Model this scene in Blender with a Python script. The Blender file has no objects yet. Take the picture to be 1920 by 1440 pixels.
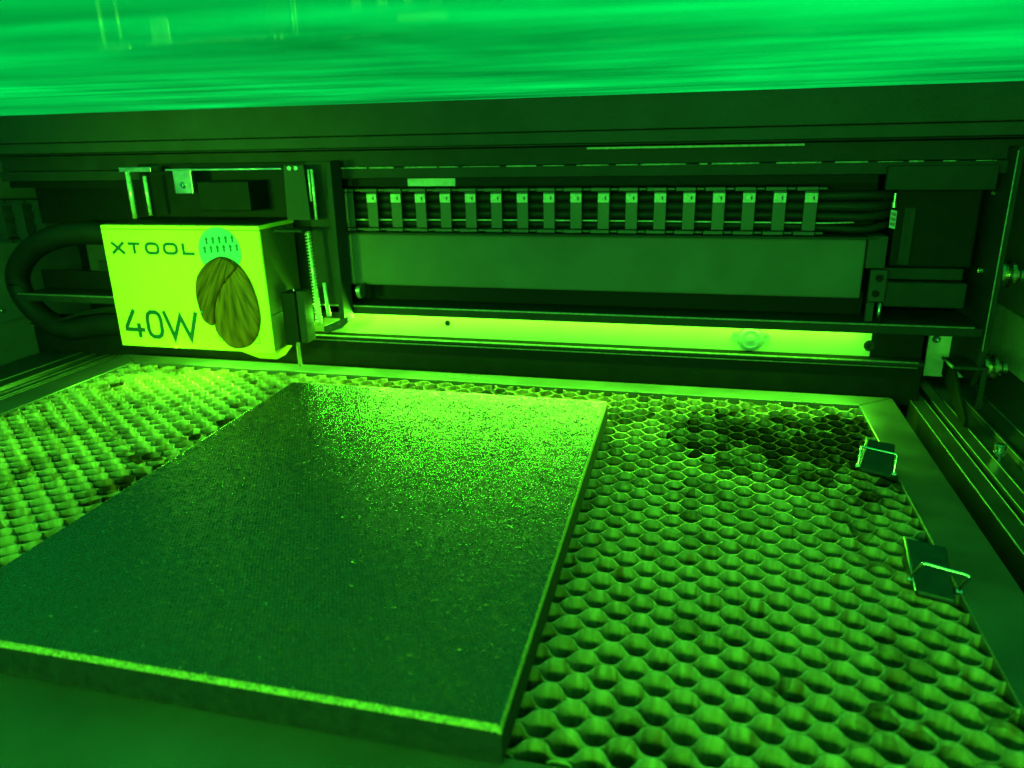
import bpy, bmesh, math, random
from mathutils import Vector, Matrix, noise
random.seed(4)
sc = bpy.context.scene
COL = sc.collection

# ------------------------------------------------------------------ camera
cam = bpy.data.cameras.new('camera')
cam_o = bpy.data.objects.new('camera', cam); COL.objects.link(cam_o); sc.camera = cam_o
cam.sensor_width = 36.0; cam.lens = 26.413; cam.clip_start = 0.005; cam.clip_end = 20
RX = Vector((0.96909933, 0.2458268, -0.02038808)); RY = Vector((0.05793098, -0.30715686, -0.94989403)); RZ = Vector((-0.23977175, 0.91936056, -0.3119065))
m = Matrix.Identity(4)
for i in range(3):
    m[i][0] = RX[i]; m[i][1] = -RY[i]; m[i][2] = -RZ[i]
m[0][3], m[1][3], m[2][3] = 0.00837, -0.36064, 0.162856
cam_o.matrix_world = m
cam.dof.use_dof = True; cam.dof.focus_distance = 0.40; cam.dof.aperture_fstop = 13.0

# ------------------------------------------------------------------ light
LED = (0.105, 1.0, 0.018)        # diode light; green of the unbuilt front pane put into the lamp colour
FRONT = (0.080, 1.0, 0.026)     # unseen front lamp, tinted less yellow than the diode strips
ROOM = (0.002, 1.0, 0.34)        # room light that has come through the green lid
w = bpy.data.worlds.new('World'); sc.world = w; w.use_nodes = True
bg = w.node_tree.nodes['Background']; bg.inputs[0].default_value = (*ROOM, 1); bg.inputs[1].default_value = 1.10

def area(name, loc, target, sx, sy, power, col, spread=180):
    l = bpy.data.lights.new(name, 'AREA'); l.shape = 'RECTANGLE'; l.size = sx; l.size_y = sy
    l.energy = power; l.color = col; l.spread = math.radians(spread)
    o = bpy.data.objects.new(name, l); COL.objects.link(o); o.location = loc
    d = Vector(target) - Vector(loc); o.rotation_euler = d.to_track_quat('-Z', 'Y').to_euler()
    return o
# diode strips under the upper lip of the gantry beam
area('gantry_light_strip', (-0.145, 0.1488, 0.0372), (-0.145, 0.070, 0.0), 0.515, 0.005, 2.5, LED)
area('gantry_light_strip', (-0.075, 0.1600, 0.0374), (-0.075, 0.1700, 0.020), 0.375, 0.004, 0.12, LED)
# unseen lamps added behind the camera to light bed and head front
area('unseen_front_lamp', (-0.09, -0.53, 0.180), (-0.12, 0.00, 0.00), 0.34, 0.05, 6.2, FRONT)
area('unseen_front_lamp', (-0.36, -0.54, 0.150), (-0.352, 0.10, 0.070), 0.10, 0.05, 0.40, LED, 34)  # narrow lamp added to brighten the head front
# fill lamp added under the laser head to brighten canvas and bed
area('head_fill_lamp', (-0.352, 0.1075, 0.0182), (-0.335, 0.060, -0.010), 0.11, 0.006, 0.55, LED)
# room lamp above the lid
area('room_lamp', (-0.15, -0.05, 0.75), (-0.15, -0.02, 0.0), 1.0, 0.7, 13.5, (0.02, 1.0, 0.75))

sc.view_settings.view_transform = 'Standard'; sc.view_settings.look = 'None'
sc.view_settings.exposure = 0.0; sc.view_settings.gamma = 1.0
sc.render.engine = 'CYCLES'

# ------------------------------------------------------------------ materials
def mat(name, col, rough=0.5, metal=0.0, spec=0.5, var=0.0, vscale=60.0, bump=0.0, bscale=900.0, dust=0.0, coat=0.0):
    M = bpy.data.materials.new(name); M.use_nodes = True
    nt = M.node_tree; N = nt.nodes; L = nt.links; b = N['Principled BSDF']
    b.inputs['Base Color'].default_value = (*col, 1); b.inputs['Roughness'].default_value = rough
    b.inputs['Metallic'].default_value = metal; b.inputs['Specular IOR Level'].default_value = spec
    b.inputs['Coat Weight'].default_value = coat
    geo = N.new('ShaderNodeNewGeometry')
    cur = None
    if var > 0:
        n = N.new('ShaderNodeTexNoise'); n.inputs['Scale'].default_value = vscale; n.inputs['Detail'].default_value = 6
        L.new(geo.outputs['Position'], n.inputs['Vector'])
        r = N.new('ShaderNodeMapRange'); r.inputs[1].default_value = 0.3; r.inputs[2].default_value = 0.7
        r.inputs[3].default_value = 1 - var; r.inputs[4].default_value = 1 + var; L.new(n.outputs[0], r.inputs[0])
        mx = N.new('ShaderNodeMix'); mx.data_type = 'RGBA'; mx.blend_type = 'MULTIPLY'; mx.inputs[0].default_value = 1
        mx.inputs[6].default_value = (*col, 1); L.new(r.outputs[0], mx.inputs[7]); cur = mx.outputs[2]
        r2 = N.new('ShaderNodeMapRange'); r2.inputs[1].default_value = 0.3; r2.inputs[2].default_value = 0.7
        r2.inputs[3].default_value = max(0.05, rough - var * 0.3); r2.inputs[4].default_value = min(1, rough + var * 0.3)
        L.new(n.outputs[0], r2.inputs[0]); L.new(r2.outputs[0], b.inputs['Roughness'])
    if dust > 0:
        v = N.new('ShaderNodeTexVoronoi'); v.inputs['Scale'].default_value = 1150; L.new(geo.outputs['Position'], v.inputs['Vector'])
        n3 = N.new('ShaderNodeTexNoise'); n3.inputs['Scale'].default_value = 28; n3.inputs['Detail'].default_value = 4; L.new(geo.outputs['Position'], n3.inputs['Vector'])
        r3 = N.new('ShaderNodeMapRange'); r3.inputs[1].default_value = 0.40; r3.inputs[2].default_value = 0.75; r3.inputs[3].default_value = 0.02; r3.inputs[4].default_value = 1.10
        L.new(n3.outputs[0], r3.inputs[0])
        lt = N.new('ShaderNodeMath'); lt.operation = 'LESS_THAN'; L.new(v.outputs['Distance'], lt.inputs[0]); L.new(r3.outputs[0], lt.inputs[1])
        wn = N.new('ShaderNodeMath'); wn.operation = 'GREATER_THAN'; wn.inputs[1].default_value = 1.10
        sp = N.new('ShaderNodeSeparateColor'); L.new(v.outputs['Color'], sp.inputs[0]); L.new(sp.outputs[0], wn.inputs[0])
        ml = N.new('ShaderNodeMath'); ml.operation = 'MULTIPLY'; L.new(lt.outputs[0], ml.inputs[0]); L.new(wn.outputs[0], ml.inputs[1])
        ms = N.new('ShaderNodeMath'); ms.operation = 'MULTIPLY'; ms.inputs[1].default_value = dust; L.new(ml.outputs[0], ms.inputs[0])
        md = N.new('ShaderNodeMix'); md.data_type = 'RGBA'; L.new(ms.outputs[0], md.inputs[0])
        if cur: L.new(cur, md.inputs[6])
        else: md.inputs[6].default_value = (*col, 1)
        md.inputs[7].default_value = (0.55, 0.55, 0.5, 1); cur = md.outputs[2]
    if cur: L.new(cur, b.inputs['Base Color'])
    if bump > 0:
        n2 = N.new('ShaderNodeTexNoise'); n2.inputs['Scale'].default_value = bscale; n2.inputs['Detail'].default_value = 3
        L.new(geo.outputs['Position'], n2.inputs['Vector'])
        bp = N.new('ShaderNodeBump'); bp.inputs['Strength'].default_value = bump; bp.inputs['Distance'].default_value = 0.0006
        L.new(n2.outputs[0], bp.inputs['Height']); L.new(bp.outputs[0], b.inputs['Normal'])
    return M

MT = dict(
    black=mat('black_anodised', (0.008, 0.008, 0.008), 0.65, 0.0, 0.10, 0.25, 90, 0.12, 1500),
    dark=mat('dark_painted_steel', (0.024, 0.024, 0.024), 0.65, 0.0, 0.10, 0.2, 70, 0.15, 1300),
    dusty=mat('dusty_black_metal', (0.02, 0.02, 0.02), 0.45, 0.0, 0.3, 0.3, 60, 0.1, 1200, dust=0.4),
    charcoal=mat('charcoal_paint', (0.040, 0.040, 0.040), 0.75, 0.0, 0.10, 0.12, 50, 0.25, 2200),
    grey=mat('grey_powder_coat', (0.09, 0.09, 0.09), 0.8, 0.0, 0.10, 0.1, 40, 0.3, 2600),
    wallgrey=mat('grey_side_panel', (0.16, 0.16, 0.16), 0.7, 0.0, 0.15, 0.12, 40, 0.3, 2000),
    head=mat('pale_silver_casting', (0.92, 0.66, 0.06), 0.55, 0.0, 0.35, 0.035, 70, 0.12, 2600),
    white=mat('white_reflector', (0.90, 0.72, 0.35), 0.5, 0.0, 0.4, 0.05, 50),
    steel=mat('bright_steel', (0.62, 0.62, 0.62), 0.22, 1.0, 0.5, 0.12, 200),
    steel_dull=mat('dull_steel', (0.40, 0.40, 0.40), 0.38, 1.0, 0.5, 0.25, 120),
    frame=mat('panel_frame_metal', (0.072, 0.072, 0.072), 0.36, 0.3, 0.5, 0.22, 35, 0.08, 1500, dust=0.30),
    letter=mat('recessed_letter', (0.012, 0.055, 0.05), 0.35, 0.0, 0.6),
    letterf=mat('frame_letter', (0.11, 0.11, 0.11), 0.5),
    rubber=mat('black_rubber', (0.010, 0.010, 0.010), 0.6, 0.0, 0.2, 0.2, 80, 0.2, 1200),
    link=mat('chain_plastic', (0.038, 0.038, 0.038), 0.5, 0.0, 0.4, 0.2, 90, 0.15, 1500),
    tab=mat('pale_tab', (0.42, 0.41, 0.33), 0.5, 0.0, 0.4, 0.35, 500),
    label=mat('white_label', (0.40, 0.40, 0.38), 0.6, 0.0, 0.3, 0.15, 300),
    ink=mat('label_ink', (0.03, 0.03, 0.03), 0.6),
    sticker=mat('round_sticker', (0.16, 0.42, 0.42), 0.3, 0.0, 0.5, 0.05, 200, coat=0.3),
    arrow=mat('sticker_arrow', (0.002, 0.08, 0.06), 0.4),
    rail=mat('rail_anodised', (0.035, 0.035, 0.035), 0.38, 0.2, 0.5, 0.2, 60, 0.1, 1500, dust=0.35),
    pan=mat('floor_pan_steel', (0.03, 0.03, 0.03), 0.55, 0.0, 0.4, 0.3, 30),
    brass=mat('brass_fitting', (0.6, 0.5, 0.3), 0.28, 1.0, 0.5, 0.15, 200),
    cloth=mat('shaded_cloth_side', (0.012, 0.012, 0.012), 0.8, 0.0, 0.2, 0.3, 300, 0.5, 900),  # same cloth as the top; shade of the sides put into the colour
    side=mat('shaded_head_side', (0.10, 0.085, 0.03), 0.5, 0.0, 0.35, 0.06, 70, 0.12, 2600),  # same metal as the front; its unlit side put into the colour
    worn_lit=mat('worn_lit_canvas_edge', (0.34, 0.22, 0.06), 0.6, 0.0, 0.4, 0.6, 900, 0.8, 1600),  # edge highlight put into the colour, along with worn paint
    frame_front=mat('panel_frame_front', (0.06, 0.06, 0.06), 0.5, 0.2, 0.4, 0.2, 25, 0.05, 1500),
    clip=mat('black_spring_steel', (0.012, 0.012, 0.012), 0.40, 0.0, 0.35, 0.4, 160, 0.15, 900),
    chip=mat('chipped_pale_edge', (0.26, 0.26, 0.20), 0.5, 0.0, 0.4, 0.4, 400),
    rod=mat('ground_rod', (0.62, 0.60, 0.48), 0.28, 0.45, 0.6, 0.08, 200),
    gusset=mat('pale_lit_sheet', (0.50, 0.50, 0.45), 0.5, 0.0, 0.4, 0.12, 90, 0.2, 1800),  # pale tone carries the strip light falling on these sheets
    glass=mat('lens_plastic', (0.45, 0.45, 0.45), 0.15, 0.0, 0.6),
)

def honey_mat():
    M = bpy.data.materials.new('honeycomb_aluminium'); M.use_nodes = True
    nt = M.node_tree; N = nt.nodes; L = nt.links; b = N['Principled BSDF']
    b.inputs['Metallic'].default_value = 0.60
    geo = N.new('ShaderNodeNewGeometry')
    n = N.new('ShaderNodeTexNoise'); n.inputs['Scale'].default_value = 17; n.inputs['Detail'].default_value = 5; n.inputs['Roughness'].default_value = 0.7
    L.new(geo.outputs['Position'], n.inputs['Vector'])
    # soot patch from an earlier cut
    sb = N.new('ShaderNodeVectorMath'); sb.operation = 'SUBTRACT'; sb.inputs[1].default_value = (0.055, 0.060, 0); L.new(geo.outputs['Position'], sb.inputs[0])
    sm = N.new('ShaderNodeVectorMath'); sm.operation = 'MULTIPLY'; sm.inputs[1].default_value = (12, 15, 0); L.new(sb.outputs[0], sm.inputs[0])
    ln = N.new('ShaderNodeVectorMath'); ln.operation = 'LENGTH'; L.new(sm.outputs[0], ln.inputs[0])
    pr = N.new('ShaderNodeMapRange'); pr.inputs[1].default_value = 0.25; pr.inputs[2].default_value = 1.15; pr.inputs[3].default_value = 0.44; pr.inputs[4].default_value = 0.0
    L.new(ln.outputs['Value'], pr.inputs[0])
    # second sooty run along the front of the bed, left and centre
    sb2 = N.new('ShaderNodeVectorMath'); sb2.operation = 'SUBTRACT'; sb2.inputs[1].default_value = (-0.26, -0.04, 0); L.new(geo.outputs['Position'], sb2.inputs[0])
    sm2 = N.new('ShaderNodeVectorMath'); sm2.operation = 'MULTIPLY'; sm2.inputs[1].default_value = (10, 11, 0); L.new(sb2.outputs[0], sm2.inputs[0])
    ln2 = N.new('ShaderNodeVectorMath'); ln2.operation = 'LENGTH'; L.new(sm2.outputs[0], ln2.inputs[0])
    pr2 = N.new('ShaderNodeMapRange'); pr2.inputs[1].default_value = 0.2; pr2.inputs[2].default_value = 1.2; pr2.inputs[3].default_value = 0.16; pr2.inputs[4].default_value = 0.0
    L.new(ln2.outputs['Value'], pr2.inputs[0])
    ad = N.new('ShaderNodeMath'); ad.operation = 'ADD'; L.new(n.outputs[0], ad.inputs[0]); L.new(pr.outputs[0], ad.inputs[1])
    ad2 = N.new('ShaderNodeMath'); ad2.operation = 'ADD'; L.new(ad.outputs[0], ad2.inputs[0]); L.new(pr2.outputs[0], ad2.inputs[1])
    # cell-to-cell variation
    v = N.new('ShaderNodeTexVoronoi'); v.inputs['Scale'].default_value = 85; L.new(geo.outputs['Position'], v.inputs['Vector'])
    sp = N.new('ShaderNodeSeparateColor'); L.new(v.outputs['Color'], sp.inputs[0])
    vm = N.new('ShaderNodeMath'); vm.operation = 'MULTIPLY_ADD'; vm.inputs[1].default_value = 0.38; L.new(sp.outputs[0], vm.inputs[0]); L.new(ad2.outputs[0], vm.inputs[2])
    rg = N.new('ShaderNodeMapRange'); rg.inputs[1].default_value = 0.72; rg.inputs[2].default_value = 1.0; L.new(vm.outputs[0], rg.inputs[0])
    mp2 = N.new('ShaderNodeMapping'); mp2.inputs['Scale'].default_value = (1, 1, 0.22); L.new(geo.outputs['Position'], mp2.inputs['Vector'])
    n2 = N.new('ShaderNodeTexNoise'); n2.inputs['Scale'].default_value = 420; n2.inputs['Detail'].default_value = 4; L.new(mp2.outputs[0], n2.inputs['Vector'])
    r2 = N.new('ShaderNodeMapRange'); r2.inputs[1].default_value = 0.3; r2.inputs[2].default_value = 0.7; r2.inputs[3].default_value = 0.30; r2.inputs[4].default_value = 0.60; L.new(n2.outputs[0], r2.inputs[0])
    cc = N.new('ShaderNodeCombineColor')
    for k, q in enumerate((1.25, 0.95, 0.60)):
        tq = N.new('ShaderNodeMath'); tq.operation = 'MULTIPLY'; tq.inputs[1].default_value = q; L.new(r2.outputs[0], tq.inputs[0]); L.new(tq.outputs[0], cc.inputs[k])
    mx = N.new('ShaderNodeMix'); mx.data_type = 'RGBA'; L.new(rg.outputs[0], mx.inputs[0]); L.new(cc.outputs[0], mx.inputs[6]); mx.inputs[7].default_value = (0.035, 0.016, 0.006, 1)
    # smoke streaks that run down single cell walls
    n4 = N.new('ShaderNodeTexNoise'); n4.inputs['Scale'].default_value = 150; n4.inputs['Detail'].default_value = 3; L.new(mp2.outputs[0], n4.inputs['Vector'])
    r4 = N.new('ShaderNodeMapRange'); r4.inputs[1].default_value = 0.56; r4.inputs[2].default_value = 0.70; r4.inputs[4].default_value = 0.75; L.new(n4.outputs[0], r4.inputs[0])
    mx4 = N.new('ShaderNodeMix'); mx4.data_type = 'RGBA'; L.new(r4.outputs[0], mx4.inputs[0]); L.new(mx.outputs[2], mx4.inputs[6]); mx4.inputs[7].default_value = (0.26, 0.10, 0.02, 1)
    L.new(mx4.outputs[2], b.inputs['Base Color'])
    rr = N.new('ShaderNodeMapRange'); rr.inputs[3].default_value = 0.46; rr.inputs[4].default_value = 0.75; L.new(rg.outputs[0], rr.inputs[0]); L.new(rr.outputs[0], b.inputs['Roughness'])
    bp = N.new('ShaderNodeBump'); bp.inputs['Strength'].default_value = 0.25; bp.inputs['Distance'].default_value = 0.0008
    L.new(n2.outputs[0], bp.inputs['Height']); L.new(bp.outputs[0], b.inputs['Normal'])
    return M
MT['honey'] = honey_mat()

def canvas_mat():
    M = bpy.data.materials.new('black_canvas'); M.use_nodes = True
    nt = M.node_tree; N = nt.nodes; L = nt.links; b = N['Principled BSDF']
    b.inputs['Base Color'].default_value = (0.028, 0.028, 0.028, 1); b.inputs['Specular IOR Level'].default_value = 0.5; b.inputs['IOR'].default_value = 1.55
    geo = N.new('ShaderNodeNewGeometry')
    n = N.new('ShaderNodeTexNoise'); n.inputs['Scale'].default_value = 900; n.inputs['Detail'].default_value = 2; L.new(geo.outputs['Position'], n.inputs['Vector'])
    r = N.new('ShaderNodeMapRange'); r.inputs[1].default_value = 0.35; r.inputs[2].default_value = 0.65; r.inputs[3].default_value = 0.17; r.inputs[4].default_value = 0.34; L.new(n.outputs[0], r.inputs[0]); L.new(r.outputs[0], b.inputs['Roughness'])
    v = N.new('ShaderNodeTexVoronoi'); v.inputs['Scale'].default_value = 300; L.new(geo.outputs['Position'], v.inputs['Vector'])
    lt = N.new('ShaderNodeMath'); lt.operation = 'LESS_THAN'; lt.inputs[1].default_value = 0.12; L.new(v.outputs['Distance'], lt.inputs[0])
    sp = N.new('ShaderNodeSeparateColor'); L.new(v.outputs['Color'], sp.inputs[0])
    gt = N.new('ShaderNodeMath'); gt.operation = 'GREATER_THAN'; gt.inputs[1].default_value = 0.86; L.new(sp.outputs[1], gt.inputs[0])
    mm = N.new('ShaderNodeMath'); mm.operation = 'MULTIPLY'; L.new(lt.outputs[0], mm.inputs[0]); L.new(gt.outputs[0], mm.inputs[1])
    mx = N.new('ShaderNodeMix'); mx.data_type = 'RGBA'; L.new(mm.outputs[0], mx.inputs[0]); mx.inputs[6].default_value = (0.028, 0.028, 0.028, 1); mx.inputs[7].default_value = (0.22, 0.22, 0.18, 1)
    L.new(mx.outputs[2], b.inputs['Base Color'])
    return M
MT['canvas'] = canvas_mat()

def pane_mat():
    M = bpy.data.materials.new('green_acrylic'); M.use_nodes = True
    nt = M.node_tree; N = nt.nodes; L = nt.links
    for nd in list(N): N.remove(nd)
    out = N.new('ShaderNodeOutputMaterial')
    geo = N.new('ShaderNodeNewGeometry')
    mp = N.new('ShaderNodeMapping'); mp.inputs['Scale'].default_value = (2.2, 17, 1); mp.inputs['Rotation'].default_value = (0, 0, 0.03); L.new(geo.outputs['Position'], mp.inputs['Vector'])
    n = N.new('ShaderNodeTexNoise'); n.inputs['Scale'].default_value = 2.0; n.inputs['Detail'].default_value = 8; n.inputs['Roughness'].default_value = 0.58; n.inputs['Distortion'].default_value = 0.9; L.new(mp.outputs[0], n.inputs['Vector'])
    r = N.new('ShaderNodeMapRange'); r.inputs[1].default_value = 0.33; r.inputs[2].default_value = 0.68; r.inputs[3].default_value = 0.58; r.inputs[4].default_value = 1.0; L.new(n.outputs[0], r.inputs[0])
    nb = N.new('ShaderNodeTexNoise'); nb.inputs['Scale'].default_value = 5.0; nb.inputs['Detail'].default_value = 4; nb.inputs['Distortion'].default_value = 0.6; L.new(geo.outputs['Position'], nb.inputs['Vector'])
    rb_ = N.new('ShaderNodeMapRange'); rb_.inputs[1].default_value = 0.32; rb_.inputs[2].default_value = 0.68; rb_.inputs[3].default_value = 0.62; rb_.inputs[4].default_value = 1.05; L.new(nb.outputs[0], rb_.inputs[0])
    mb_ = N.new('ShaderNodeMath'); mb_.operation = 'MULTIPLY'; L.new(r.outputs[0], mb_.inputs[0]); L.new(rb_.outputs[0], mb_.inputs[1])
    mx = N.new('ShaderNodeMix'); mx.data_type = 'RGBA'; mx.blend_type = 'MULTIPLY'; mx.inputs[0].default_value = 1; mx.inputs[6].default_value = (0.002, 0.80, 0.36, 1); L.new(mb_.outputs[0], mx.inputs[7])
    tl = N.new('ShaderNodeBsdfTranslucent'); L.new(mx.outputs[2], tl.inputs[0])
    gl = N.new('ShaderNodeBsdfGlossy'); gl.inputs['Roughness'].default_value = 0.04; gl.inputs[0].default_value = (0.9, 0.9, 0.9, 1)
    fr = N.new('ShaderNodeFresnel'); fr.inputs[0].default_value = 1.49
    fm = N.new('ShaderNodeMath'); fm.operation = 'MULTIPLY'; fm.inputs[1].default_value = 0.4; L.new(fr.outputs[0], fm.inputs[0])
    ms = N.new('ShaderNodeMixShader'); L.new(fm.outputs[0], ms.inputs[0]); L.new(tl.outputs[0], ms.inputs[1]); L.new(gl.outputs[0], ms.inputs[2])
    L.new(ms.outputs[0], out.inputs[0])
    return M
MT['pane'] = pane_mat()

def wood_mat(name, c1, c2, apex, fan, along):
    """wood whose grain fans out from an apex point in the x-z plane"""
    M = bpy.data.materials.new(name); M.use_nodes = True
    nt = M.node_tree; N = nt.nodes; L = nt.links; b = N['Principled BSDF']; b.inputs['Roughness'].default_value = 0.6; b.inputs['Specular IOR Level'].default_value = 0.12
    geo = N.new('ShaderNodeNewGeometry'); sx = N.new('ShaderNodeSeparateXYZ'); L.new(geo.outputs['Position'], sx.inputs[0])
    def m(op, a, bv):
        n = N.new('ShaderNodeMath'); n.operation = op
        for k, v in ((0, a), (1, bv)):
            if isinstance(v, (int, float)): n.inputs[k].default_value = v
            else: L.new(v, n.inputs[k])
        return n.outputs[0]
    dx = m('SUBTRACT', sx.outputs[0], apex[0]); dz = m('SUBTRACT', apex[1], sx.outputs[2])
    ang = m('ARCTAN2', dx, dz); rad = m('SQRT', m('ADD', m('MULTIPLY', dx, dx), m('MULTIPLY', dz, dz)), 0)
    cb = N.new('ShaderNodeCombineXYZ'); L.new(m('MULTIPLY', ang, fan), cb.inputs[0]); L.new(m('MULTIPLY', rad, along), cb.inputs[1])
    n = N.new('ShaderNodeTexNoise'); n.inputs['Scale'].default_value = 1.0; n.inputs['Detail'].default_value = 2; n.inputs['Distortion'].default_value = 0.2; L.new(cb.outputs[0], n.inputs['Vector'])
    r = N.new('ShaderNodeMapRange'); r.inputs[1].default_value = 0.30; r.inputs[2].default_value = 0.62; L.new(n.outputs[0], r.inputs[0])
    mx = N.new('ShaderNodeMix'); mx.data_type = 'RGBA'; L.new(r.outputs[0], mx.inputs[0]); mx.inputs[6].default_value = (*c1, 1); mx.inputs[7].default_value = (*c2, 1)
    L.new(mx.outputs[2], b.inputs['Base Color'])
    bp = N.new('ShaderNodeBump'); bp.inputs['Strength'].default_value = 0.6; bp.inputs['Distance'].default_value = 0.0008; L.new(n.outputs[0], bp.inputs['Height']); L.new(bp.outputs[0], b.inputs['Normal'])
    return M
MT['wood_a'] = wood_mat('stained_wood_dark', (0.030, 0.012, 0.002), (0.19, 0.062, 0.006), (-0.3000, 0.1150), 26, 40)
MT['wood_b'] = wood_mat('stained_wood_pale', (0.040, 0.016, 0.003), (0.24, 0.080, 0.008), (-0.3150, 0.0900), 11, 40)

# ------------------------------------------------------------------ mesh helpers
def link(name, bm, mt, parent=None, smooth=False):
    me = bpy.data.meshes.new(name); bm.normal_update(); bm.to_mesh(me); bm.free()
    me.materials.append(MT[mt] if isinstance(mt, str) else mt)
    if smooth:
        for p in me.polygons: p.use_smooth = True
    o = bpy.data.objects.new(name, me); COL.objects.link(o)
    if parent is not None: o.parent = parent
    return o
def bevel(bm, w, seg=2):
    if w > 0: bmesh.ops.bevel(bm, geom=bm.edges[:], offset=w, segments=seg, profile=0.5, affect='EDGES')
def box(bm, x0, x1, y0, y1, z0, z1):
    vs = [bm.verts.new((x, y, z)) for x in (x0, x1) for y in (y0, y1) for z in (z0, z1)]
    for f in ((0, 1, 3, 2), (4, 6, 7, 5), (0, 4, 5, 1), (2, 3, 7, 6), (0, 2, 6, 4), (1, 5, 7, 3)):
        bm.faces.new([vs[i] for i in f])
def bx(name, x0, x1, y0, y1, z0, z1, mt, parent=None, bev=0.0006):
    bm = bmesh.new(); box(bm, x0, x1, y0, y1, z0, z1); bmesh.ops.recalc_face_normals(bm, faces=bm.faces[:]); bevel(bm, bev)
    return link(name, bm, mt, parent)
def tube(bm, pts, r, seg=10, closed=False, rads=None):
    pts = [Vector(p) for p in pts]; n = len(pts); rings = []
    up = Vector((0, 0, 1))
    for i, p in enumerate(pts):
        a = pts[(i - 1) % n] if (closed or i > 0) else p; c = pts[(i + 1) % n] if (closed or i < n - 1) else p
        t = (c - a).normalized()
        u = t.cross(up)
        if u.length < 1e-3: u = t.cross(Vector((1, 0, 0)))
        u.normalize(); v = t.cross(u)
        rr = rads[i] if rads else r
        rings.append([bm.verts.new(p + (u * math.cos(2 * math.pi * k / seg) + v * math.sin(2 * math.pi * k / seg)) * rr) for k in range(seg)])
    for i in range(n if closed else n - 1):
        A = rings[i]; B = rings[(i + 1) % n]
        for k in range(seg): bm.faces.new((A[k], A[(k + 1) % seg], B[(k + 1) % seg], B[k]))
    if not closed:
        bm.faces.new(rings[0][::-1]); bm.faces.new(rings[-1])
def tb(name, pts, r, mt, parent=None, seg=12, rads=None):
    bm = bmesh.new(); tube(bm, pts, r, seg, rads=rads); bmesh.ops.recalc_face_normals(bm, faces=bm.faces[:])
    o = link(name, bm, mt, parent)
    for p in o.data.polygons: p.use_smooth = len(p.vertices) == 4
    return o
def smooth_path(pts, sub=6):
    P = [Vector(p) for p in pts]; out = []
    for i in range(len(P) - 1):
        p0 = P[max(i - 1, 0)]; p1 = P[i]; p2 = P[i + 1]; p3 = P[min(i + 2, len(P) - 1)]
        for k in range(sub):
            t = k / sub
            out.append(0.5 * ((2 * p1) + (p2 - p0) * t + (2 * p0 - 5 * p1 + 4 * p2 - p3) * t * t + (3 * p1 - p0 - 3 * p2 + p3) * t ** 3))
    out.append(P[-1]); return out
def lathe(name, prof, axis, loc, mt, parent=None, seg=24):
    """prof: list of (distance along axis, radius); axis 'x','y','z'"""
    bm = bmesh.new(); rings = []
    for h, r in prof:
        ring = []
        for k in range(seg):
            a = 2 * math.pi * k / seg; c, s = math.cos(a) * r, math.sin(a) * r
            p = {'x': (h, c, s), 'y': (c, h, s), 'z': (c, s, h)}[axis]
            ring.append(bm.verts.new(Vector(loc) + Vector(p)))
        rings.append(ring)
    for A, B in zip(rings, rings[1:]):
        for k in range(seg): bm.faces.new((A[k], A[(k + 1) % seg], B[(k + 1) % seg], B[k]))
    bm.faces.new(rings[0]); bm.faces.new(rings[-1])
    bmesh.ops.recalc_face_normals(bm, faces=bm.faces[:])
    return link(name, bm, mt, parent)
def prism(name, pts, d0, d1, axis, mt, parent=None, bev=0.0):
    """polygon pts in the plane across `axis`, extruded from d0 to d1"""
    bm = bmesh.new()
    def P(a, b, d): return {'x': (d, a, b), 'y': (a, d, b), 'z': (a, b, d)}[axis]
    A = [bm.verts.new(P(a, b, d0)) for a, b in pts]; B = [bm.verts.new(P(a, b, d1)) for a, b in pts]
    n = len(pts)
    bm.faces.new(A); bm.faces.new(B[::-1])
    for i in range(n): bm.faces.new((A[i], A[(i + 1) % n], B[(i + 1) % n], B[i]))
    bmesh.ops.recalc_face_normals(bm, faces=bm.faces[:]); bevel(bm, bev)
    return link(name, bm, mt, parent)
def thing(name, loc, label, cat, group=None):
    o = bpy.data.objects.new(name, None); COL.objects.link(o); o.empty_display_size = 0.01
    o['label'] = label; o['category'] = cat
    if group: o['group'] = group
    return o
def tag(o, label, cat, group=None):
    o['label'] = label; o['category'] = cat
    if group: o['group'] = group
    return o
def struct(o):
    o['kind'] = 'structure'; return o

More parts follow.
